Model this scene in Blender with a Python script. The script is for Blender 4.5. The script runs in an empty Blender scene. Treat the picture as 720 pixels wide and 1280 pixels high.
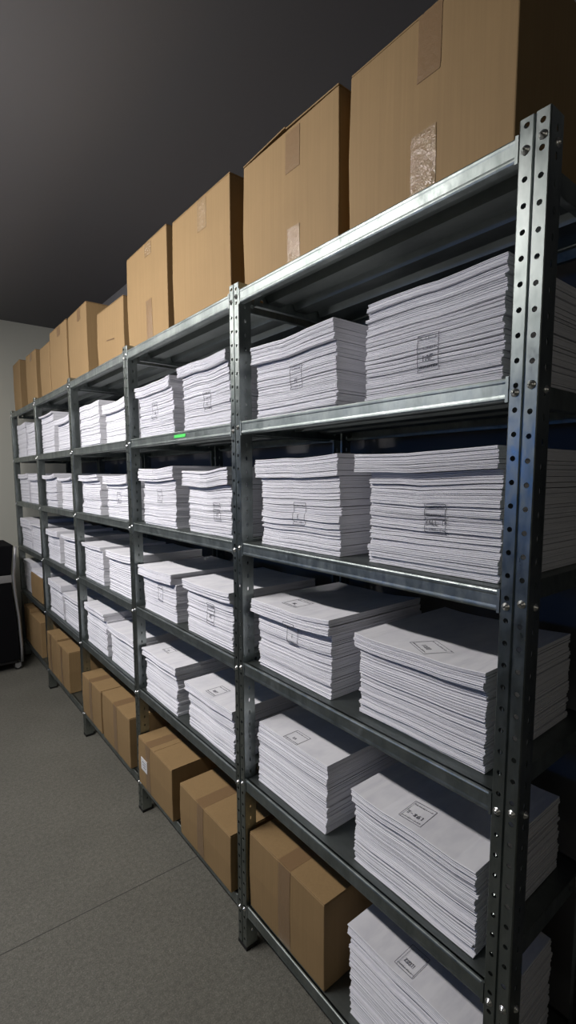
import bpy, math, random
from mathutils import Vector, Matrix
R = random.Random(7)
COL = bpy.context.scene.collection

# ------------------------------------------------------------------ measurements (metres)
# the rack's front plane is x = 0, the rack runs along +y, the aisle is on the -x side
Z = [1.8050, 1.4841, 1.1734, 0.8493, 0.5187, 0.1400]      # shelf tops, top to bottom
PY = [0.0130, 0.7575, 1.5030, 2.2500, 3.0000, 3.7500]     # upright centres
HW = 0.0205                                               # half width of an upright
POST_H = 1.822
DEPTH = 0.40
LIP = 0.033
def ZM(z): return 1.8050 + (z - 2.0162) * .8955

# ------------------------------------------------------------------ materials
def mat(name, base, rough=.6, metal=0.0, spec=.5):
    m = bpy.data.materials.new(name); m.use_nodes = True
    b = m.node_tree.nodes['Principled BSDF']
    b.inputs['Base Color'].default_value = (*base, 1)
    b.inputs['Roughness'].default_value = rough
    b.inputs['Metallic'].default_value = metal
    b.inputs['Specular IOR Level'].default_value = spec
    return m, m.node_tree, b

def noise(nt, scale, detail=4, rough=.6, stretch=(1, 1, 1), coord='Object', w=None):
    tc = nt.nodes.new('ShaderNodeTexCoord'); mp = nt.nodes.new('ShaderNodeMapping')
    mp.inputs['Scale'].default_value = stretch
    n = nt.nodes.new('ShaderNodeTexNoise')
    n.inputs['Scale'].default_value = scale; n.inputs['Detail'].default_value = detail
    n.inputs['Roughness'].default_value = rough
    nt.links.new(tc.outputs[coord], mp.inputs[0]); nt.links.new(mp.outputs[0], n.inputs['Vector'])
    return n

def ramp(nt, src, stops):
    r = nt.nodes.new('ShaderNodeValToRGB')
    el = r.color_ramp.elements
    while len(el) < len(stops): el.new(.5)
    for e, (p, c) in zip(el, stops):
        e.position = p; e.color = (*c, 1) if len(c) == 3 else c
    nt.links.new(src, r.inputs[0])
    return r

def bump(nt, b, src, strength=.2, dist=.002):
    bp = nt.nodes.new('ShaderNodeBump')
    bp.inputs['Strength'].default_value = strength; bp.inputs['Distance'].default_value = dist
    nt.links.new(src, bp.inputs['Height']); nt.links.new(bp.outputs[0], b.inputs['Normal'])

def galvanised(name='galvanised_steel', k=.62, r0=.27, r1=.46):
    m, nt, b = mat(name, (.5, .55, .53), .34, 1.0)
    n = noise(nt, 14, 5, .7, (1, 1, .35))
    c = ramp(nt, n.outputs[0], [(.3, (.30 * k, .345 * k, .33 * k)), (.5, (.43 * k, .48 * k, .465 * k)), (.72, (.60 * k, .65 * k, .63 * k))])
    nt.links.new(c.outputs[0], b.inputs['Base Color'])
    n2 = noise(nt, 55, 4, .7, (1, 1, .5))
    r = ramp(nt, n2.outputs[0], [(.3, (r0,) * 3), (.7, (r1,) * 3)])
    nt.links.new(r.outputs[0], b.inputs['Roughness'])
    bump(nt, b, n2.outputs[0], .12, .0008)
    return m
M_STEEL = galvanised()
M_BEAM = galvanised('galvanised_beam', .68, .36, .58)
def dull_steel():
    m, nt, b = mat('dull_shelf_steel', (.24, .27, .26), .50, 1.0)
    n = noise(nt, 9, 5, .7, (1, .4, 1))
    c = ramp(nt, n.outputs[0], [(.3, (.19, .212, .203)), (.7, (.29, .32, .308))])
    nt.links.new(c.outputs[0], b.inputs['Base Color'])
    return m
M_DULL = dull_steel()
M_BOLT, _, _ = mat('zinc_bolt', (.82, .82, .80), .32, 1.0)

def paper():
    m, nt, b = mat('white_paper', (.79, .79, .835), .75, 0, .25)
    n = noise(nt, 1.0, 3, .6, (12, 12, 900))
    c = ramp(nt, n.outputs[0], [(.3, (.72, .72, .775)), (.6, (.84, .84, .88))])
    nt.links.new(c.outputs[0], b.inputs['Base Color'])
    bump(nt, b, n.outputs[0], .25, .0006)
    return m
M_PAPER = paper()
M_INK, _, _ = mat('grey_ink', (.16, .16, .19), .8)

def cardboard(name, k):
    base = (.385 * k, .252 * k, .118 * k)
    m, nt, b = mat(name, base, .72, 0, .3)
    n = noise(nt, 1.0, 4, .6, (160, 160, 3))
    n2 = noise(nt, 5, 4, .6)
    mx = nt.nodes.new('ShaderNodeMix'); mx.data_type = 'FLOAT'; mx.inputs[0].default_value = .5
    nt.links.new(n.outputs[0], mx.inputs[2]); nt.links.new(n2.outputs[0], mx.inputs[3])
    c = ramp(nt, mx.outputs[0], [(.3, tuple(v * .88 for v in base)), (.7, tuple(v * 1.10 for v in base))])
    nt.links.new(c.outputs[0], b.inputs['Base Color'])
    bump(nt, b, n.outputs[0], .12, .0008)
    return m
M_CARD = cardboard('brown_cardboard', .86)
M_CARD2 = cardboard('darker_cardboard', .86)
M_CARD_EDGE, _, _ = mat('cardboard_cut_edge', (.17, .10, .05), .8)

def tape_mat(name, base, rough, strength):
    m, nt, b = mat(name, base, rough, 0, .7)
    n = noise(nt, 60, 5, .7)
    bump(nt, b, n.outputs[0], strength, .004)
    return m
M_TAPE = tape_mat('brown_packing_tape', (.27, .17, .088), .28, .25)
M_TAPE_G = tape_mat('wrinkled_clear_tape', (.36, .25, .14), .10, .9)
M_LABEL, _, _ = mat('white_label', (.82, .82, .82), .6)
M_GREEN, _, _ = mat('green_mark', (.10, .72, .14), .45)
M_BLACK, _, _ = mat('black_vinyl', (.006, .006, .007), .8, 0, .1)
M_CHROME, _, _ = mat('brushed_trim', (.42, .42, .42), .35, .6)
M_RUBBER, _, _ = mat('black_rubber', (.012, .012, .012), .6)
M_WHEEL, _, _ = mat('pale_caster_hub', (.62, .62, .6), .4)

def floor_mat():
    m, nt, b = mat('speckled_vinyl_floor', (.13, .13, .11), .62, 0, .3)
    n = noise(nt, 260, 3, .8); n2 = noise(nt, 3.0, 4, .6); n3 = noise(nt, 75, 3, .7)
    a = ramp(nt, n.outputs[0], [(.30, (.105, .102, .086)), (.55, (.175, .170, .143)), (.75, (.29, .28, .235))])
    d = ramp(nt, n3.outputs[0], [(.35, (.80,) * 3), (.65, (1.10,) * 3)])
    e = ramp(nt, n2.outputs[0], [(.3, (.90,) * 3), (.7, (1.06,) * 3)])
    def mul(x, y):
        q = nt.nodes.new('ShaderNodeMix'); q.data_type = 'RGBA'; q.blend_type = 'MULTIPLY'; q.inputs[0].default_value = 1
        nt.links.new(x, q.inputs[6]); nt.links.new(y, q.inputs[7]); return q.outputs[2]
    nt.links.new(mul(mul(a.outputs[0], d.outputs[0]), e.outputs[0]), b.inputs['Base Color'])
    bump(nt, b, n.outputs[0], .25, .001)
    return m
def wall_mat(name, base):
    m, nt, b = mat(name, base, .85, 0, .2)
    n = noise(nt, 180, 3, .6)
    bump(nt, b, n.outputs[0], .12, .001)
    return m
M_FLOOR = floor_mat()
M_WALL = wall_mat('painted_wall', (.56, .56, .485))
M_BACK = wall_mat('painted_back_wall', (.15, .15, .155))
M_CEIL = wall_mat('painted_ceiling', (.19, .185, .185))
M_SEAM, _, _ = mat('floor_seam', (.085, .083, .075), .9)

# ------------------------------------------------------------------ mesh helpers
class MB:
    def __init__(s): s.v = []; s.f = []
    def add(s, vs, fs):
        o = len(s.v); s.v += [tuple(p) for p in vs]; s.f += [tuple(i + o for i in f) for f in fs]
    def box(s, x0, x1, y0, y1, z0, z1):
        s.add([(x0, y0, z0), (x1, y0, z0), (x1, y1, z0), (x0, y1, z0), (x0, y0, z1), (x1, y0, z1), (x1, y1, z1), (x0, y1, z1)],
              [(0, 3, 2, 1), (4, 5, 6, 7), (0, 1, 5, 4), (1, 2, 6, 5), (2, 3, 7, 6), (3, 0, 4, 7)])
    def extrude(s, prof, a, b, fn, close=False):
        """profile points p -> fn(p, t) for t in a, b"""
        n = len(prof); vs = [fn(p, a) for p in prof] + [fn(p, b) for p in prof]
        m = n if close else n - 1
        fs = [(i, (i + 1) % n, n + (i + 1) % n, n + i) for i in range(m)]
        if close: fs += [tuple(range(n))[::-1], tuple(range(n, 2 * n))]
        s.add(vs, fs)
    def tube(s, pts, r, n=8):
        pts = [Vector(p) for p in pts]; vs = []; fs = []
        for i, p in enumerate(pts):
            d = (pts[min(i + 1, len(pts) - 1)] - pts[max(i - 1, 0)]).normalized()
            a = d.cross(Vector((0, 1, .01))).normalized(); b = d.cross(a)
            vs += [p + r * (math.cos(t) * a + math.sin(t) * b) for t in [2 * math.pi * k / n for k in range(n)]]
        for i in range(len(pts) - 1):
            fs += [(i * n + k, i * n + (k + 1) % n, (i + 1) * n + (k + 1) % n, (i + 1) * n + k) for k in range(n)]
        fs += [tuple(range(n))[::-1], tuple(range((len(pts) - 1) * n, len(pts) * n))]
        s.add(vs, fs)
    def mesh(s, name, m):
        me = bpy.data.meshes.new(name); me.from_pydata(s.v, [], s.f); me.update()
        me.materials.append(m)
        return me
def link(name, me, parent=None, loc=(0, 0, 0), rz=0):
    o = bpy.data.objects.new(name, me); COL.objects.link(o)
    o.parent = parent; o.location = loc; o.rotation_euler = (0, 0, rz)
    return o
def build(mb, name, m, parent=None, loc=(0, 0, 0), rz=0):
    return link(name, mb.mesh(name, m), parent, loc, rz)
def thing(name, label, cat, loc, group=None, rz=0):
    o = bpy.data.objects.new(name, None); COL.objects.link(o); o.empty_display_size = .05
    o.location = loc; o.rotation_euler = (0, 0, rz)
    o['label'] = label; o['category'] = cat
    if group: o['group'] = group
    return o
def bevel(o, w=.003, seg=2):
    b = o.modifiers.new('bevel', 'BEVEL'); b.width = w; b.segments = seg; b.limit_method = 'ANGLE'
def smooth(o):
    for p in o.data.polygons: p.use_smooth = True

# ------------------------------------------------------------------ the room
WF = 4.0; XB = .50; XL = -2.7; YN = -2.6; CZ = 2.522
def struct(name, mb, m):
    o = build(mb, name, m); o['kind'] = 'structure'; return o
b = MB(); b.box(XL - .1, XB + .1, YN - .1, WF + .1, -.1, 0); struct('floor', b, M_FLOOR)
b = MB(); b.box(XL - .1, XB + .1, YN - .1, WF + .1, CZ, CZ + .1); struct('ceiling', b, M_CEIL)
b = MB(); b.box(XL - .1, XB + .1, WF, WF + .1, 0, CZ); struct('wall_far', b, M_WALL)
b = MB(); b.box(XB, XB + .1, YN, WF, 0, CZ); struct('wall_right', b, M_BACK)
b = MB(); b.box(XL - .1, XL, YN, WF, 0, CZ); struct('wall_left', b, M_WALL)
b = MB(); b.box(XL - .1, XB + .1, YN - .1, YN, 0, CZ); struct('wall_near', b, M_WALL)
b = MB()
b.add([(-2.7, 1.235, .0006), (.49, 1.125, .0006), (.49, 1.128, .0006), (-2.7, 1.238, .0006),
       (-2.7, 1.235, -.002), (.49, 1.125, -.002), (.49, 1.128, -.002), (-2.7, 1.238, -.002)],
      [(0, 1, 2, 3), (4, 7, 6, 5), (0, 4, 5, 1), (2, 6, 7, 3)])
struct('trim_1', b, M_SEAM)

# ------------------------------------------------------------------ the shelving rack
rack = thing('metal_shelving', 'long galvanised bolted steel shelving rack with six shelf levels, standing on the grey floor', 'shelving', (0, 0, 0))

def hole_strip(mb, P, u0, u1, v0, v1, holes, ru, rv):
    """a strip of sheet from (u0,v0) to (u1,v1) with eight-sided holes on its middle line; P maps (u, v) to 3D"""
    um = (u0 + u1) / 2
    holes = sorted(holes)
    edges = [v0] + [(a + c) / 2 for a, c in zip(holes, holes[1:])] + [v1]
    for i, h in enumerate(holes):
        a, c = edges[i], edges[i + 1]
        outer = [(u0, a), (um, a), (u1, a), (u1, h), (u1, c), (um, c), (u0, c), (u0, h)]
        inner = [(um + ru * math.cos(t), h + rv * math.sin(t)) for t in [math.radians(225 + 45 * k) for k in range(8)]]
        vs = [P(*q) for q in outer] + [P(*q) for q in inner]
        mb.add(vs, [(k, (k + 1) % 8, 8 + (k + 1) % 8, 8 + k) for k in range(8)])

def make_post_mesh():
    mb = MB(); pitch = .0342
    g = .0022
    hz = [POST_H - .010 - pitch * i for i in range(int((POST_H - .03) / pitch) + 1)]
    hz2 = [h - .004 for h in hz]
    front = lambda u, v: (0.0, u, v)
    hole_strip(mb, front, -HW + .001, -g, 0, POST_H, hz2, .0040, .0041)
    hole_strip(mb, front, g, HW - .001, 0, POST_H, hz, .0040, .0041)
    ex = lambda p, t: (p[0], p[1], t)
    mb.extrude([(0, -g), (.0028, -g * .5), (.0028, g * .5), (0, g)], 0, POST_H, ex)
    for sg in (-1, 1):
        mb.extrude([(0, sg * (HW - .001)), (.0004, sg * (HW - .0003)), (.0012, sg * HW)], 0, POST_H, ex)
        side = lambda u, v, sg=sg: (u, sg * HW, v)
        hole_strip(mb, side, .0012, .036, 0, POST_H, [h - .012 for h in hz[:-1]], .0026, .0056)
        mb.extrude([(.036, sg * HW), (.036, sg * (HW - .006))], 0, POST_H, ex)
    return mb.mesh('upright', M_STEEL)
post_me = make_post_mesh()

def bolt_mesh():
    mb = MB(); n = 12; vs = []; fs = []
    prof = [(.0062, 0), (.0060, .0010), (.0046, .0012), (.0044, .0022), (.0032, .0036), (.0015, .0043)]
    for r, h in prof: vs += [(-h, r * math.cos(2 * math.pi * k / n), r * math.sin(2 * math.pi * k / n)) for k in range(n)]
    for i in range(len(prof) - 1):
        fs += [(i * n + k, (i + 1) * n + k, (i + 1) * n + (k + 1) % n, i * n + (k + 1) % n) for k in range(n)]
    fs.append(tuple(range((len(prof) - 1) * n, len(prof) * n)))
    mb.add(vs, fs); me = mb.mesh('bolt', M_BOLT)
    for p in me.polygons: p.use_smooth = True
    return me
bolt_me = bolt_mesh()
foot_mb = MB(); foot_mb.box(-.0015, .0375, -HW - .0015, HW + .0015, -.0008, .010)
foot_me = foot_mb.mesh('foot_cap', M_RUBBER)
for k, py in enumerate(PY):
    for back in (0, 1):
        p = link('upright', post_me, rack, (DEPTH if back else 0, py, .001), math.pi if back else 0)
        if back == 0 and k in (0,): pass
        so = p.modifiers.new('sheet', 'SOLIDIFY'); so.thickness = .0014; so.offset = 0
        link('foot_cap', foot_me, p)
        if not back:
            for z in Z:
                for u, dz in ((-.0115, -.020), (.0115, -.024)):
                    link('bolt', bolt_me, p, (-.0008, u, z + dz + (.004 if u < 0 else 0)))
                link('bolt', bolt_me, p, (.022, -HW - .0008, z - .022), math.pi / 2)

def lip_profile():
    return [(.010, 0), (.003, 0), (.0010, -.0008), (0, -.0030), (.0001, -.0062), (.0007, -.0085), (.0007, -.0240),
            (.0001, -.0272), (0, -.0296), (.0010, -LIP + .0008), (.0035, -LIP), (.015, -LIP), (.015, -LIP + .007)]
def shelf(k, zi):
    """one steel shelf between upright k and k + 1"""
    y0, y1, z = PY[k] + HW + .0012, PY[k + 1] - HW - .0012, Z[zi]
    mb = MB()
    mb.box(.006, DEPTH - .006, y0 + .001, y1 - .001, z - .0016, z)
    s = build(mb, 'shelf_panel', M_DULL, rack)
    lb = MB(); pr = lip_profile()
    for mirror in (0, 1):
        lb = MB()
        fx = (lambda p, t: (p[0], t, z + p[1])) if not mirror else (lambda p, t: (DEPTH - p[0], t, z + p[1]))
        lb.extrude(pr, y0, y1, fx)
        # folded end tabs
        for a in (y0, y1):
            xa, xb = (.0, .0022) if not mirror else (DEPTH - .0022, DEPTH)
            w = .0045 if a == y0 else -.0045
            lb.box(xa - (.0008 if not mirror else 0), xb, min(a, a + w), max(a, a + w), z - LIP - .002, z + .0015)
        build(lb, 'shelf_beam', M_BEAM, s)
    for a, sg in ((y0, 1), (y1, -1)):
        sb = MB()
        Ps = lambda u, v: (u, a, v)
        hole_strip(sb, Ps, .046, .094, z - LIP, z, [z - LIP / 2], .005, .005)
        hole_strip(sb, Ps, DEPTH - .094, DEPTH - .046, z - LIP, z, [z - LIP / 2], .005, .005)
        sb.add([(.094, a, z - LIP), (DEPTH - .094, a, z - LIP), (DEPTH - .094, a, z), (.094, a, z)], [(0, 1, 2, 3)])
        sb.add([(.046, a, z - LIP), (DEPTH - .046, a, z - LIP), (DEPTH - .046, a + sg * .012, z - LIP), (.046, a + sg * .012, z - LIP)], [(0, 1, 2, 3)])
        o = build(sb, 'side_beam', M_BEAM, s)
        so = o.modifiers.new('sheet', 'SOLIDIFY'); so.thickness = .0012; so.offset = 0
    for xc in (.11, .20, .29):
        st = MB()
        st.extrude([(xc - .030, z - .0016), (xc - .022, z - .018), (xc + .022, z - .018), (xc + .030, z - .0016)], y0 + .004, y1 - .004, lambda p, t: (p[0], t, p[1]))
        build(st, 'stiffener', M_DULL, s)
    return s
for k in range(5):
    for zi in range(6): shelf(k, zi)
gs = MB(); gs.box(-.0012, -.0004, 1.036, 1.112, 1.4645, 1.4745)  # thin flat green mark on the front of a second-bay beam
gso = build(gs, 'green_mark', M_GREEN, rack); gso['label'] = 'small bright green mark on the beam'; bevel(gso, .0005, 1)

# ------------------------------------------------------------------ stacks of paper
def text_mesh(mb, s, h, place, ang=0):
    """lettering as strokes: a small stick alphabet, h = letter height, place maps (u, v) to 3D"""
    G = {'I': [((.5, 0), (.5, 1))], 'A': [((0, 0), (.5, 1)), ((.5, 1), (1, 0)), ((.2, .4), (.8, .4))], 'E': [((0, 0), (0, 1)), ((0, 1), (.9, 1)), ((0, .5), (.7, .5)), ((0, 0), (.9, 0))],
         'C': [((.9, 1), (.1, .9)), ((.1, .9), (.1, .1)), ((.1, .1), (.9, 0))], 'J': [((.7, 1), (.7, .1)), ((.7, .1), (.2, 0)), ((.2, 0), (0, .3))], 'L': [((.1, 1), (.1, 0)), ((.1, 0), (.8, 0))],
         'P': [((.1, 0), (.1, 1)), ((.1, 1), (.8, .85)), ((.8, .85), (.8, .6)), ((.8, .6), (.1, .5))], '8': [((.1, .1), (.8, .1)), ((.8, .1), (.1, .9)), ((.1, .9), (.8, .9)), ((.8, .9), (.1, .1))],
         '1': [((.2, .8), (.5, 1)), ((.5, 1), (.5, 0))], '0': [((.1, 0), (.1, 1)), ((.1, 1), (.8, 1)), ((.8, 1), (.8, 0)), ((.8, 0), (.1, 0))], 'T': [((0, 1), (1, 1)), ((.5, 1), (.5, 0))],
         '-': [((.1, .5), (.8, .5))], '6': [((.8, 1), (.1, .6)), ((.1, .6), (.1, 0)), ((.1, 0), (.8, 0)), ((.8, 0), (.8, .5)), ((.8, .5), (.1, .5))], ' ': []}
    w = h * .62; x = 0
    for ch in s:
        for (a, c) in G.get(ch, []): stroke(mb, (x + a[0] * w, a[1] * h), (x + c[0] * w, c[1] * h), h * .14, place)
        x += w * 1.35
def stroke(mb, a, c, w, place):
    a = Vector(a); c = Vector(c); d = (c - a)
    if d.length < 1e-9: return
    n = Vector((-d.y, d.x)).normalized() * w / 2
    q = [a - n, c - n, c + n, a + n]
    mb.add([place(p.x, p.y, 0) for p in q] + [place(p.x, p.y, 1) for p in q], [(0, 1, 2, 3), (4, 7, 6, 5), (0, 4, 5, 1), (1, 5, 6, 2), (2, 6, 7, 3), (3, 7, 4, 0)])
def stamp_design(mb, w, h, txt, place, lw=.0009, rows=2, dense=False):
    S = lambda a, c, q=lw: stroke(mb, a, c, q, place)
    def seg(a, c, n):                     # chop so a line follows the uneven front
        for i in range(n):
            p = [a[j] + (c[j] - a[j]) * i / n for j in (0, 1)]; q = [a[j] + (c[j] - a[j]) * (i + 1) / n for j in (0, 1)]
            S(p, q)
    seg((0, 0), (0, h), 14); seg((w, 0), (w, h), 14); seg((0, 0), (w, 0), 3); seg((0, h), (w, h), 3)
    if dense:
        seg((0, h * .5), (w, h * .5), 2); seg((0, h * .82), (w, h * .82), 2)
    rr = random.Random(int(w * 1e5) + len(txt))
    for v in ([.88, .62, .12] if rows == 3 else [.84, .10]):
        u = .06 * w
        while u < .92 * w:
            du = rr.uniform(.03, .07) * w
            S((u, v * h), (u + du, (v + rr.uniform(-.015, .015)) * h + .0004), .0009)
            if rr.random() < .6: S((u, (v - .02) * h), (u + du * .3, (v + .045) * h), .0006)
            u += du * 1.35
    hh = h * .16
    tw = len(txt) * hh * .62 * 1.35
    text_mesh(mb, txt, hh, lambda a, c, t: place(a + (w - tw) / 2, c + h * .28, t))

def paper_stack(y0, y1, z, h, label, group, x0=.026, depth=.318, n=18, sheets=3, over=None, bend=0.0, lean=0.0,
                stamp=None, topstamp=None, seed=0, ny=7, jit=.0022):
    """n bundles of paper from y0 to y1, front edges at x0; over = (bundles, dx, dy0, dy1) for a pushed-out top group"""
    rr = random.Random(seed)
    yc = (y0 + y1) / 2
    t = thing('paper_stack', label, 'paper stack', (x0, yc, z + .0004), group)
    L = y1 - y0
    base = [0.0] * (ny + 1)
    counts = [max(1, sheets + rr.choice((-1, -1, 0, 0, 0, 1, 2))) if sheets > 1 else 1 for _ in range(n)]
    total = sum(counts)
    gap_b = .00045 if sheets > 1 else .0009
    th = (h - n * gap_b) / total
    fronts = []
    wander = 0
    topinfo = None
    for i in range(n):
        is_over = over and i >= n - over[0]
        dx = rr.uniform(-jit, jit); dya = rr.uniform(-jit, jit); dyb = rr.uniform(-jit, jit)
        wander = wander * .7 + rr.uniform(-.0012, .0012)
        dx += wander
        rot = rr.uniform(-.010, .010)
        if is_over:
            dx = -over[1] + rr.uniform(-.0015, .0015); dya = -over[2] + rr.uniform(-.002, .002); dyb = over[3] + rr.uniform(-.002, .002)
        lx = lean * (i / n - .5)
        mb = MB()
        ph = rr.uniform(0, 6.28); amp = rr.uniform(.0001, .0013)
        nsh = counts[i]
        for j in range(nsh):
            sx = rr.choice((0, 0, 0, .0012)) + rr.uniform(-.0006, .0006) + (rr.uniform(.0002, .0016) if (j == nsh - 1 and i < n - 1) else 0)
            sy = rr.uniform(-.0008, .0008)
            ya, yb = y0 - yc + dya + sy + lx, y1 - yc + dyb + sy + lx
            thk = th * (rr.uniform(.65, 1.35) if sheets > 1 else 1)
            vs = []
            newbase = []
            for s_ in range(ny + 1):
                f = s_ / ny; y = ya + (yb - ya) * f
                lo = base[s_] + (abs(math.sin(ph + f * 5.0)) * amp if j == 0 else 0) + .00005
                hi = lo + thk
                newbase.append(hi)
                ramp_ = (i + j / nsh) / n
                bz = bend * ramp_ * ((2 * f - 1) ** 2 * .5 + (.5 - f) * .5)
                xf = dx + sx + rot * (y)
                m = (hi - lo) * .30
                vs += [(xf + .0016, y, lo + bz + .0001), (xf, y, lo + bz + m), (xf, y, hi + bz - m), (xf + .0020, y, hi + bz),
                       (depth + dx * .7, y, hi + bz), (depth + dx * .7, y, lo + bz + .0001)]
                if s_ == ny // 2: fronts.append((lo + bz, hi + bz, xf))
            for s_ in range(ny + 1): base[s_] = newbase[s_]
            fs = []
            for s_ in range(ny):
                a = s_ * 6; c = a + 6
                for q in range(6): fs.append((a + q, c + q, c + (q + 1) % 6, a + (q + 1) % 6))
            fs += [(0, 1, 2, 3, 4, 5), tuple(ny * 6 + q for q in (5, 4, 3, 2, 1, 0))]
            mb.add(vs, fs)
        mb_name = 'paper_bundle'
        build(mb, mb_name, M_PAPER, t)
        base = [v + gap_b * .5 for v in base]
        topinfo = (dx, rot)
    def fx(zz):
        best = min(fronts, key=lambda q: abs((q[0] + q[1]) / 2 - zz)); return best[2]
    if stamp:
        ya, za, w, hh, txt, rows, dense = stamp                     # ya = the stamp's +y side, world coordinates
        mb = MB()
        def pl(u, v, d):
            zz = za - z + v
            return (min(fx(zz), fx(zz - .002), fx(zz + .002)) - .0003 - .0005 * d, ya - yc - u, zz)
        stamp_design(mb, w, hh, txt, pl, rows=rows, dense=dense)
        build(mb, 'printed_stamp', M_INK, t)
    if topstamp:
        xs, ys, w, hh, txt, a = topstamp
        mb = MB(); ca, sa = math.cos(a), math.sin(a)
        zt = sum(base) / len(base) - gap_b * .5
        def flat(u, v, d):
            X = xs - x0 + v * ca + u * sa; Y = ys - yc - u * ca + v * sa
            f = (Y - (y0 - yc)) / L
            bz = bend * (1 - .5 / n) * ((2 * f - 1) ** 2 * .5 + (.5 - f) * .5)
            return (X, Y, max(base) - gap_b * .5 + bz + .0002 + .0004 * d)
        stamp_design(mb, w, hh, txt, flat, rows=2)
        build(mb, 'printed_stamp', M_INK, t)
    return t

BAYN = ['nearest bay', 'second bay from the camera', 'third bay from the camera', 'fourth bay from the camera', 'farthest bay by the end wall']
ROWN = ['top', 'second', 'third', 'fourth', 'lowest']
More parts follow.
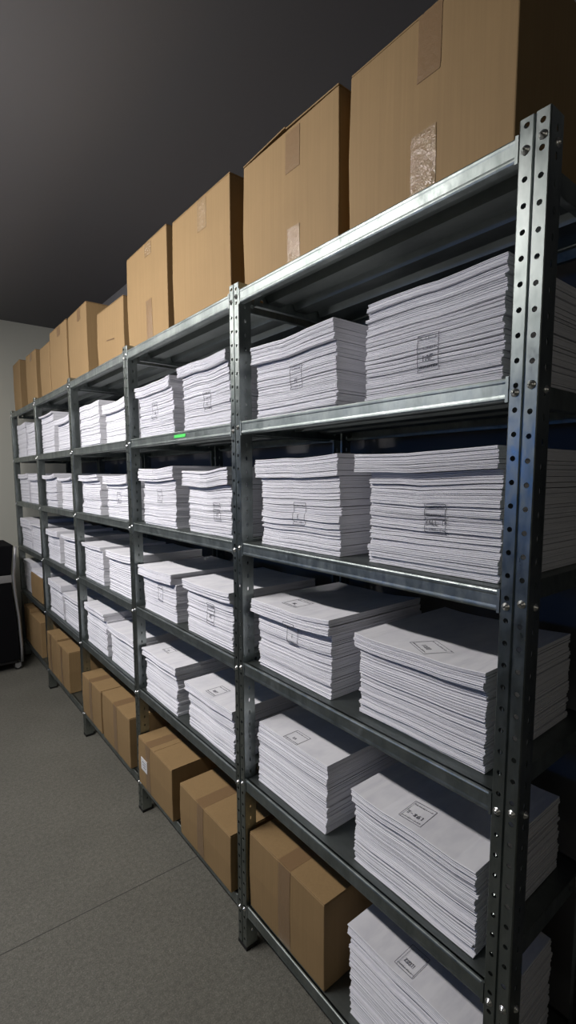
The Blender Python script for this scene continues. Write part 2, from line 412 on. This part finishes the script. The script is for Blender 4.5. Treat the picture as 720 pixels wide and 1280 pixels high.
# (bay, row, side, y_right, y_left, height, options); a row stands on shelf level row + 1
ST = [
 (0, 1, 'L', .412, .694, .186, dict(n=16, over=(4, .012, .002, .010), bend=.010, stamp=(.561, 1.722, .040, .057, 'IE', 2, False))),
 (0, 1, 'R', .056, .331, .200, dict(n=19, bend=.004, stamp=(.209, 1.700, .042, .068, 'IAE', 3, False))),
 (0, 2, 'L', .400, .678, .218, dict(n=18, over=(3, .010, .001, .016), bend=.006, stamp=(.552, 1.378, .042, .056, 'E', 2, False))),
 (0, 2, 'R', .052, .322, .228, dict(n=19, over=(3, .014, -.002, .030), bend=.007, stamp=(.191, 1.389, .042, .058, 'JALL P', 3, True))),
 (0, 3, 'L', .422, .695, .188, dict(n=16, over=(3, .014, .004, .020), bend=.012, stamp=(.575, 1.052, .040, .062, 'I', 2, False), topstamp=(.050, .632, .055, .060, 'AL', .0))),
 (0, 3, 'R', .065, .342, .181, dict(n=17, over=(3, .010, .002, .010), bend=.010, stamp=None, topstamp=(.068, .2485, .066, .055, '1800', -.53))),
 (0, 4, 'L', .436, .706, .182, dict(n=16, jit=.0026, bend=.003, topstamp=(.034, .608, .052, .048, '8A', .0))),
 (0, 4, 'R', .066, .347, .168, dict(n=17, over=(2, .006, .001, .006), jit=.0028, bend=.004, topstamp=(.038, .243, .049, .060, 'T-861', .06))),
 (0, 5, 'R', .066, .356, .232, dict(n=21, over=(2, .004, 0, .004), jit=.0026, topstamp=(.037, .245, .043, .060, '881', .0))),
 (1, 1, 'L', 1.150, 1.425, .188, dict(n=16, over=(3, .012, -.006, .014), bend=.010, stamp=(1.312, 1.722, .040, .062, 'IE', 2, False))),
 (1, 1, 'R', .812, 1.078, .202, dict(n=18, over=(2, .012, 0, .016), bend=.004, stamp=(.952, 1.712, .040, .062, 'IC', 3, False))),
 (1, 2, 'L', 1.150, 1.412, .206, dict(n=17, over=(3, .010, .002, .022), bend=.012, stamp=(1.290, 1.405, .036, .048, 'E', 2, False))),
 (1, 2, 'R', .812, 1.058, .190, dict(n=16, over=(3, .012, 0, .022), bend=.016, stamp=(.905, 1.360, .036, .058, 'LE', 3, True))),
 (1, 3, 'L', 1.168, 1.434, .176, dict(n=15, over=(3, .014, -.010, .026), bend=.008, stamp=(1.305, 1.010, .036, .062, 'I', 2, False))),
 (1, 3, 'R', .812, 1.082, .182, dict(n=16, over=(3, .012, 0, .016), bend=.008, stamp=(.955, 1.010, .042, .070, 'AE', 3, True))),
 (1, 4, 'L', 1.176, 1.442, .172, dict(n=15, over=(2, .008, 0, .018), jit=.0028, bend=.004, topstamp=(.059, 1.386, .050, .042, 'LA', .0))),
 (1, 4, 'R', .814, 1.090, .168, dict(n=15, over=(2, .008, 0, .014), jit=.0028, bend=.006, topstamp=(.028, .997, .050, .060, '861', .0))),
 (2, 1, 'L', 1.886, 2.163, .214, dict(n=10, bend=.004)),
 (2, 1, 'R', 1.560, 1.803, .190, dict(n=9, over=(2, .010, 0, .012), bend=.014)),
 (2, 2, 'L', 1.911, 2.172, .204, dict(n=11, over=(2, .012, -.006, .026), bend=.010)),
 (2, 2, 'R', 1.560, 1.817, .192, dict(n=11, over=(2, .012, 0, .022), bend=.012, stamp=(1.700, 1.380, .042, .052, 'AC', 2, False))),
 (2, 3, 'L', 1.910, 2.180, .190, dict(n=11, over=(2, .010, -.012, .022), bend=.006)),
 (2, 3, 'R', 1.560, 1.828, .188, dict(n=10, over=(2, .010, 0, .018), bend=.010)),
 (2, 4, 'L', 1.900, 2.192, .204, dict(n=11, over=(2, .010, -.01, .012), bend=.004)),
 (2, 4, 'R', 1.560, 1.842, .184, dict(n=10, over=(1, .010, 0, .020), bend=.006)),
 (3, 1, 'L', 2.662, 2.940, .236, dict(n=7, over=(1, .012, .0, .014), bend=.012)),
 (3, 1, 'R', 2.320, 2.578, .182, dict(n=7, over=(1, .012, 0, .010), bend=.014)),
 (3, 2, 'L', 2.664, 2.900, .200, dict(n=8, over=(1, .014, 0, .034), bend=.020)),
 (3, 2, 'R', 2.320, 2.560, .188, dict(n=8, over=(1, .014, 0, .034), bend=.020)),
 (3, 3, 'L', 2.676, 2.935, .200, dict(n=9, over=(1, .010, 0, .016), bend=.008)),
 (3, 3, 'R', 2.320, 2.572, .190, dict(n=8, over=(1, .010, 0, .016), bend=.008)),
 (3, 4, 'L', 2.655, 2.950, .222, dict(n=9, over=(1, .008, 0, .010))),
 (3, 4, 'R', 2.320, 2.612, .200, dict(n=8, over=(1, .008, 0, .010))),
 (4, 1, 'L', 3.420, 3.690, .228, dict(n=5, bend=.014)),
 (4, 1, 'R', 3.090, 3.368, .222, dict(n=5, bend=.010)),
 (4, 2, 'L', 3.405, 3.680, .220, dict(n=5, over=(1, .010, 0, .012), bend=.010)),
 (4, 2, 'R', 3.090, 3.345, .216, dict(n=5, over=(1, .010, 0, .012), bend=.010)),
 (4, 3, 'L', 3.400, 3.690, .215, dict(n=6, over=(1, .010, 0, .010))),
 (4, 3, 'R', 3.090, 3.375, .205, dict(n=6, over=(1, .010, 0, .010))),
 (4, 4, 'L', 3.455, 3.700, .235, dict(n=7, over=(1, .008, 0, .008))),
]
EXTRA = {(0, 1, 'R'): 'Tall stamped white paper stack with flush edges', (0, 1, 'L'): 'White paper stack with its top bundles jutting forward',
         (0, 2, 'R'): 'White paper stack with bold black-printed stamp and jutting top', (0, 3, 'R'): 'White paper stack with a stamp printed on its top sheet',
         (0, 3, 'L'): 'White paper stack stamped on front and top', (0, 5, 'R'): 'White paper stack beside the cardboard box', (0, 4, 'R'): 'Ragged white paper stack with a square stamp on top'}
for (bay, row, side, ya, yb, h, op) in ST:
    pre = EXTRA.get((bay, row, side), 'White paper stack')
    sd = 'left' if side == 'L' else 'right'
    if (bay, row, side) == (0, 5, 'R'): lab = 'White paper stack right of the cardboard box on the bottom shelf, nearest bay'
    elif (bay, row, side) == (4, 4, 'L'): lab = 'White paper stack left of the brown box, fourth paper row down, farthest bay'
    else: lab = f'{pre}, {sd} of two in the {ROWN[row-1] if row > 1 else "top"} paper row, {BAYN[bay]}'
    if len(lab.split()) > 16:
        lab = f'White paper stack, {sd} of two, {ROWN[row-1]} paper row, {BAYN[bay]}'
    if (bay, row, side) in EXTRA and (bay, row) != (0, 5):
        lab = f'{pre}, {sd} one, {ROWN[row-1]} row, nearest bay'
        if len(lab.split()) > 16: lab = f'White paper stack, {sd} of two, {ROWN[row-1]} paper row, nearest bay'
    op = dict(op)
    h *= .8955
    if bay < 3: ya += .004; yb += .004
    if op.get('stamp'):
        q = op['stamp']; op['stamp'] = (q[0] + .005, ZM(q[1]), q[2], q[3] * .9, *q[4:])
    op['n'] = int(op['n'] * (1.25 if bay < 2 else 1.1))
    if op.get('over'): op['over'] = (op['over'][0] + (bay < 2), *op['over'][1:])
    op.setdefault('sheets', 3 if bay == 0 else (3 if bay == 1 else 2))
    x0 = {0: .028, 1: .019}.get(bay, .022)
    if (bay, row, side) in ((0, 3, 'R'), (0, 2, 'R')): x0 = .034
    paper_stack(ya, yb, Z[row], h, lab, 'white paper stacks on the shelves', x0=x0, seed=bay * 31 + row * 7 + (side == 'L'), **op)

# ------------------------------------------------------------------ cardboard boxes
def box_body(w, d, h, rr, tuck=0):
    """d along x, w along y; small irregularities at the corners"""
    j = lambda: rr.uniform(-.0012, .0012)
    mb = MB()
    vs = []
    for zz in (0, h * .5, h):
        bulge = .0022 if zz == h * .5 else 0
        vs += [(0 - bulge, -w / 2 + j() - bulge, zz), (d, -w / 2 + j(), zz), (d, w / 2 + j(), zz), (0 - bulge, w / 2 + j() + bulge, zz)]
    fs = [(0, 3, 2, 1), (8, 9, 10, 11)]
    for l in (0, 4):
        for q in range(4): fs.append((l + q, l + (q + 1) % 4, l + 4 + (q + 1) % 4, l + 4 + q))
    mb.add(vs, fs); return mb
def carton(label, y0, y1, z, h, x0=.045, depth=.33, tapes=(), m=M_CARD, group='cardboard boxes', toptape=None, ftop=True, rz=0, lab=None,
           flap_up=0, mark=None, seed=0, seam=True):
    rr = random.Random(seed)
    w = y1 - y0; yc = (y0 + y1) / 2
    t = thing('cardboard_box', label, 'box', (x0, yc, z + .0004), group, rz)
    bd = build(box_body(w, depth, h - .0035, rr), 'box_body', m, t); bevel(bd, .0022, 2)
    hf = h - .003
    # two top flaps meeting in the middle, the seam runs from front to back
    for sg in (-1, 1):
        fb = MB()
        a, c = (-w / 2 + .0005, -.0007) if sg < 0 else (.0007, w / 2 - .0005)
        up = flap_up if sg > 0 else flap_up * .4
        if up:
            outer = c if sg > 0 else a; inner = a if sg > 0 else c
            P = [(-.001, outer, hf), (depth, outer, hf), (depth, inner, hf + up), (-.001, inner, hf + up)]
            fb.add([*P, *[(p[0], p[1], p[2] + .0032) for p in P]], [(0, 1, 2, 3), (4, 7, 6, 5), (0, 4, 5, 1), (1, 5, 6, 2), (2, 6, 7, 3), (3, 7, 4, 0)])
        else:
            fb.box(.0005, depth - .0005, a, c, hf, hf + .0032)
        fo = build(fb, 'flap', m, t); bevel(fo, .0011, 2)
    # tape: (u from box centre, width, v0, v1, glossy) on the front face
    for (u, tw, v0, v1, gl) in tapes:
        tb = MB(); nx, nz = 6, 10
        g = random.Random(int(abs(u) * 1e4) + int(v0 * 1e3))
        amp = .0011 if gl else .0002
        vs = []
        for iz in range(nz + 1):
            for iy in range(nx + 1):
                e = iy in (0, nx) or iz in (0, nz)
                zz = v0 + (v1 - v0) * iz / nz
                bulge = .0022 * (1 - abs(zz / h * 2 - 1))
                vs.append((-bulge - .0006 - (0 if e else g.uniform(0, amp)), u - tw / 2 + tw * iy / nx + (g.uniform(-.002, .002) if iz in (0, nz) else 0), zz))
        fs = [(r * (nx + 1) + c, r * (nx + 1) + c + 1, (r + 1) * (nx + 1) + c + 1, (r + 1) * (nx + 1) + c) for r in range(nz) for c in range(nx)]
        tb.add(vs, fs)
        o = build(tb, 'packing_tape', M_TAPE_G if gl else M_TAPE, t)
        so = o.modifiers.new('thick', 'SOLIDIFY'); so.thickness = .0003; so.offset = 0
        if gl: o['label'] = 'glossy wrinkled clear tape'
    if toptape:
        u, tw, x1 = toptape
        tb = MB(); tb.box(-.0004, x1, u - tw / 2, u + tw / 2, h + .0001, h + .0006)
        build(tb, 'packing_tape', M_TAPE, t)
    if lab:
        u, v, lw, lh = lab
        lb = MB(); lb.box(-.0045, -.0030, u - lw / 2, u + lw / 2, v, v + lh)
        lo = build(lb, 'paper_label', M_LABEL, t)
        lo['label'] = 'small white paper label'
        ib = MB()
        for q, (a, c) in enumerate([(.7, .8), (.5, .6), (.3, .42)]):
            ib.box(-.0049, -.0044, u - lw * .3, u + lw * (.3 - .1 * q), v + lh * (a - .02), v + lh * (a + .03))
        build(ib, 'label_print', M_INK, lo)
    if mark:
        u, v, du, dv = mark
        kb = MB(); stroke(kb, (u, v), (u + du, v + dv), .004, lambda a, c, d: (-.0026 - .0006 * d, a, c))
        build(kb, 'cut_slot', M_CARD_EDGE, t)
    return t

TOP = [  # label, y_right, y_left, top height, tapes (world y, width, z0, z1, glossy), extras
 ('Largest brown cardboard box, nearest on top of the rack, with a wrinkled clear tape patch', .066, .400, .307, [(.222, .052, 2.024, 2.150, 1), (.214, .046, 2.240, 2.430, 0)], {}),
 ('Brown cardboard box with lifted top flap, second nearest on top of the rack', .433, .776, .315, [(.575, .050, 2.260, 2.355, 0), (.572, .044, 2.025, 2.125, 1)], dict(flap_up=.008)),
 ('Brown cardboard box with a shiny tape tab at its top edge, third nearest', .843, 1.183, .336, [(.990, .052, 2.290, 2.384, 1)], {}),
 ('Brown cardboard box with tape top and bottom, fourth nearest on the rack top', 1.227, 1.575, .352, [(1.372, .056, 2.355, 2.400, 1), (1.372, .050, 2.030, 2.190, 0)], {}),
 ('Low brown cardboard box with a short dark slot on its front, on the rack top', 1.628, 1.932, .243, [], dict(mark=(-.05, .100, .085, .008))),
 ('Tall brown cardboard box left of the low slotted box, on the rack top', 2.075, 2.386, .340, [(2.190, .052, 2.330, 2.388, 0)], {}),
 ('Brown cardboard box, fourth from the far end of the rack top', 2.414, 2.752, .344, [(2.560, .060, 2.340, 2.392, 0)], {}),
 ('Lower brown cardboard box squeezed third from the far end of the rack top', 2.762, 3.005, .306, [], {}),
 ('Narrow brown cardboard box, second from the far end of the rack top', 3.115, 3.386, .334, [(3.24, .05, 2.33, 2.385, 0)], {}),
 ('Brown cardboard box at the far end of the rack top, beside the end wall', 3.590, 3.850, .356, [], {}),
]
for i, (lab, ya, yb, h, tp, ex) in enumerate(TOP):
    yc = (ya + yb) / 2
    tp2 = [(u + .004 - yc, w, max(ZM(z0) - Z[0], .004), min(ZM(z1) - Z[0], h - .003), g) for (u, w, z0, z1, g) in tp]
    carton(lab, ya, yb, Z[0] + .0018, h, x0=.046, depth=.305, tapes=tp2, group='brown cardboard boxes along the top of the rack',
           rz=[0, 0, .004, -.004, .01, -.015, .0, -.01, .012, -.02][i], seed=i + 3, m=M_CARD, **ex)
BOT = [
 ('Brown cardboard box at the bottom of the nearest bay, left of a paper stack', .426, .7300, .223, .010, [(.575, .048, .004, .244, 0)], dict(toptape=(-.003, .050, .16))),
 ('Bottom-shelf cardboard box with a small white label, left in the second bay', 1.178, 1.4755, .192, -.012, [(1.385, .040, .004, .212, 0)], dict(toptape=(.055, .046, .16), lab=(.088, .074, .056, .048))),
 ('Bottom-shelf cardboard box with taped top, right in the second bay', .797, 1.116, .178, -.012, [(.975, .040, .004, .196, 0)], dict(toptape=(.020, .050, .15))),
 ('Bottom-shelf cardboard box, left of the pair in the third bay', 1.938, 2.226, .208, -.008, [(2.09, .040, .004, .230, 0)], dict(toptape=(.01, .05, .14))),
 ('Bottom-shelf cardboard box, right of the pair in the third bay', 1.580, 1.915, .216, -.008, [(1.745, .040, .004, .235, 0)], dict(toptape=(.0, .05, .14))),
 ('Bottom-shelf cardboard box, left of the pair in the fourth bay', 2.735, 2.975, .243, -.004, [(2.89, .034, .004, .266, 0)], {}),
 ('Bottom-shelf cardboard box, right of the pair in the fourth bay', 2.490, 2.728, .234, -.004, [(2.64, .034, .004, .256, 0)], {}),
 ('Bottom-shelf cardboard box in the farthest bay, nearest the end wall', 3.520, 3.722, .262, .006, [], {}),
 ('Bottom-shelf cardboard box in the farthest bay, farther from the end wall', 3.180, 3.500, .240, .004, [], {}),
]
for i, (lab, ya, yb, h, x0, tp, ex) in enumerate(BOT):
    yc = (ya + yb) / 2
    tp2 = [(u - yc, w, a, h - .003, g) for (u, w, a, c, g) in tp]
    carton(lab, ya, yb, Z[5] + .0018, h, x0=x0, depth=.33, tapes=tp2, group='brown cardboard boxes on the bottom shelf', seed=40 + i, m=M_CARD2, **ex)
carton('Small brown cardboard box under loose white sheets, fourth row of the farthest bay', 3.120, 3.440, Z[4] + .0018, .170, x0=.012, depth=.33, group=None, seed=77, m=M_CARD2)
paper_stack(3.120, 3.440, Z[4] + .1725, .020, 'Thin pile of white sheets lying on the small brown box, farthest bay', 'white paper stacks on the shelves', x0=.014, n=2, sheets=2, seed=91)

# ------------------------------------------------------------------ the black rolling cart at the far end
cart = thing('rolling_cart', 'black rolling cart with silver trim on casters, beside the far end of the rack', 'cart', (-.34, 3.62, 0))
cx0, cx1, cy0, cy1 = -.26, .255, -.17, .20
def cart_panel(z0, z1, pts, name, m, y0=cy0, y1=cy1):
    mb = MB(); mb.extrude(pts, y0, y1, lambda p, t: (p[0], t, p[1]), close=True)
    o = build(mb, name, m, cart); bevel(o, .006, 2); return o
cart_panel(0, 0, [(cx0, .680), (cx1 - .024, .680), (cx1 - .012, .78), (cx1, .885), (cx0, .885)], 'upper_cabinet', M_BLACK)
cart_panel(0, 0, [(cx0, .075), (cx1 + .004, .075), (cx1 - .004, .36), (cx1 - .024, .628), (cx0, .628)], 'lower_cabinet', M_BLACK)
mb = MB(); mb.box(cx0, cx1 - .020, cy0 - .006, cy1, .6285, .6795); o = build(mb, 'trim_strip', M_CHROME, cart); bevel(o, .004); o['label'] = 'dull silver trim strip'
mb = MB(); mb.box(cx0 + .02, cx1 - .012, cy0 + .008, cy1 - .01, .058, .0745); build(mb, 'base_plate', M_RUBBER, cart)
mb = MB(); mb.tube([(cx1 + .010, cy0 - .012, .875), (cx1 + .002, cy0 - .012, .80), (cx1 - .010, cy0 - .012, .68), (cx1 - .009, cy0 - .012, .58), (cx1 + .008, cy0 - .012, .38), (cx1 + .014, cy0 - .012, .16), (cx1 + .012, cy0 - .006, .062)], .009)
o = build(mb, 'side_rail', M_CHROME, cart); smooth(o); o['label'] = 'bent silver rail'
for (x, y) in ((cx1 - .01, cy0 + .03), (cx1 - .01, cy1 - .04), (cx0 + .04, cy0 + .03), (cx0 + .04, cy1 - .04)):
    mb = MB(); mb.box(x - .018, x + .018, y - .010, y - .0075, .020, .058); mb.box(x - .018, x + .018, y + .0075 + .012, y + .010 + .012, .020, .058); mb.box(x - .018, x + .018, y - .010, y + .022, .050, .0575)
    fk = build(mb, 'caster', M_CHROME, cart)
    mb = MB(); n = 20
    mb.extrude([(x + .027 * math.cos(6.2832 * q / n), .0275 + .027 * math.sin(6.2832 * q / n)) for q in range(n)], y - .004, y + .016, lambda p, t: (p[0], t, p[1]), close=True)
    build(mb, 'wheel', M_RUBBER, fk)
    mb = MB(); mb.extrude([(x + .016 * math.cos(6.2832 * q / n), .0275 + .016 * math.sin(6.2832 * q / n)) for q in range(n)], y - .0065, y + .0185, lambda p, t: (p[0], t, p[1]), close=True)
    build(mb, 'wheel_hub', M_WHEEL, fk)

# ------------------------------------------------------------------ lights
def area(name, loc, target, sx, sy, power, color, spread=math.pi):
    l = bpy.data.lights.new(name, 'AREA'); l.shape = 'RECTANGLE'; l.size = sx; l.size_y = sy
    l.energy = power; l.color = color; l.spread = spread
    o = bpy.data.objects.new(name, l); COL.objects.link(o); o.location = loc
    d = (Vector(target) - Vector(loc)).normalized()
    zax = -d; xax = Vector((0, 1, 0)); xax = (xax - zax * xax.dot(zax)).normalized(); yax = zax.cross(xax)
    o.rotation_euler = Matrix((xax, yax, zax)).transposed().to_euler()
    return o
LX, LZ = -1.18, 2.29
for y, pw in ((1.22, 22), (2.15, 8.0), (3.10, 5.8)):
    area('rack_light', (LX, y, LZ), (0, y + .1, 1.15), .80, .07, pw, (1.0, .955, .93), math.radians(150))
area('ambient_fill', (-1.3, -2.2, 1.9), (.1, .2, .8), 1.2, .8, 2.3, (1.0, .94, .82))  # unseen fill added behind the camera to lift the rack's near-facing sides
area('blue_light', (-2.4, 1.8, 1.45), (0, 1.8, 1.38), 2.4, .15, 4.2, (.05, .30, 1.0))
area('green_light', (-1.1, 1.44, 2.46), (0, .5, 1.8), .14, .05, .25, (.2, 1.0, .25))

w = bpy.data.worlds.new('world'); bpy.context.scene.world = w; w.use_nodes = True
w.node_tree.nodes['Background'].inputs[0].default_value = (.02, .02, .022, 1)
w.node_tree.nodes['Background'].inputs[1].default_value = 1

# ------------------------------------------------------------------ camera
cam = bpy.data.cameras.new('camera'); co = bpy.data.objects.new('camera', cam); COL.objects.link(co)
yaw, pit, rol, f = 0.67046, 0.10252, -0.00363, 617.099
fw = Vector((math.sin(yaw) * math.cos(pit), math.cos(yaw) * math.cos(pit), -math.sin(pit)))
r = Vector((math.cos(yaw), -math.sin(yaw), 0)); up = r.cross(fw)
r2 = math.cos(rol) * r + math.sin(rol) * up; u2 = -math.sin(rol) * r + math.cos(rol) * up
co.matrix_world = Matrix.Translation((-0.70086, -0.33497, 1.34357)) @ Matrix((r2, u2, -fw)).transposed().to_4x4()
cam.sensor_fit = 'VERTICAL'; cam.sensor_height = 36; cam.sensor_width = 36; cam.lens = f / 1280 * 36; cam.clip_start = .02; cam.shift_x = (360 - 357.9355) / 1280; cam.shift_y = (659.4136 - 640) / 1280
sc = bpy.context.scene; sc.camera = co
sc.view_settings.view_transform = 'Standard'; sc.view_settings.look = 'None'
sc.view_settings.gamma = 1; sc.view_settings.use_curve_mapping = False; sc.view_settings.exposure = 0.0
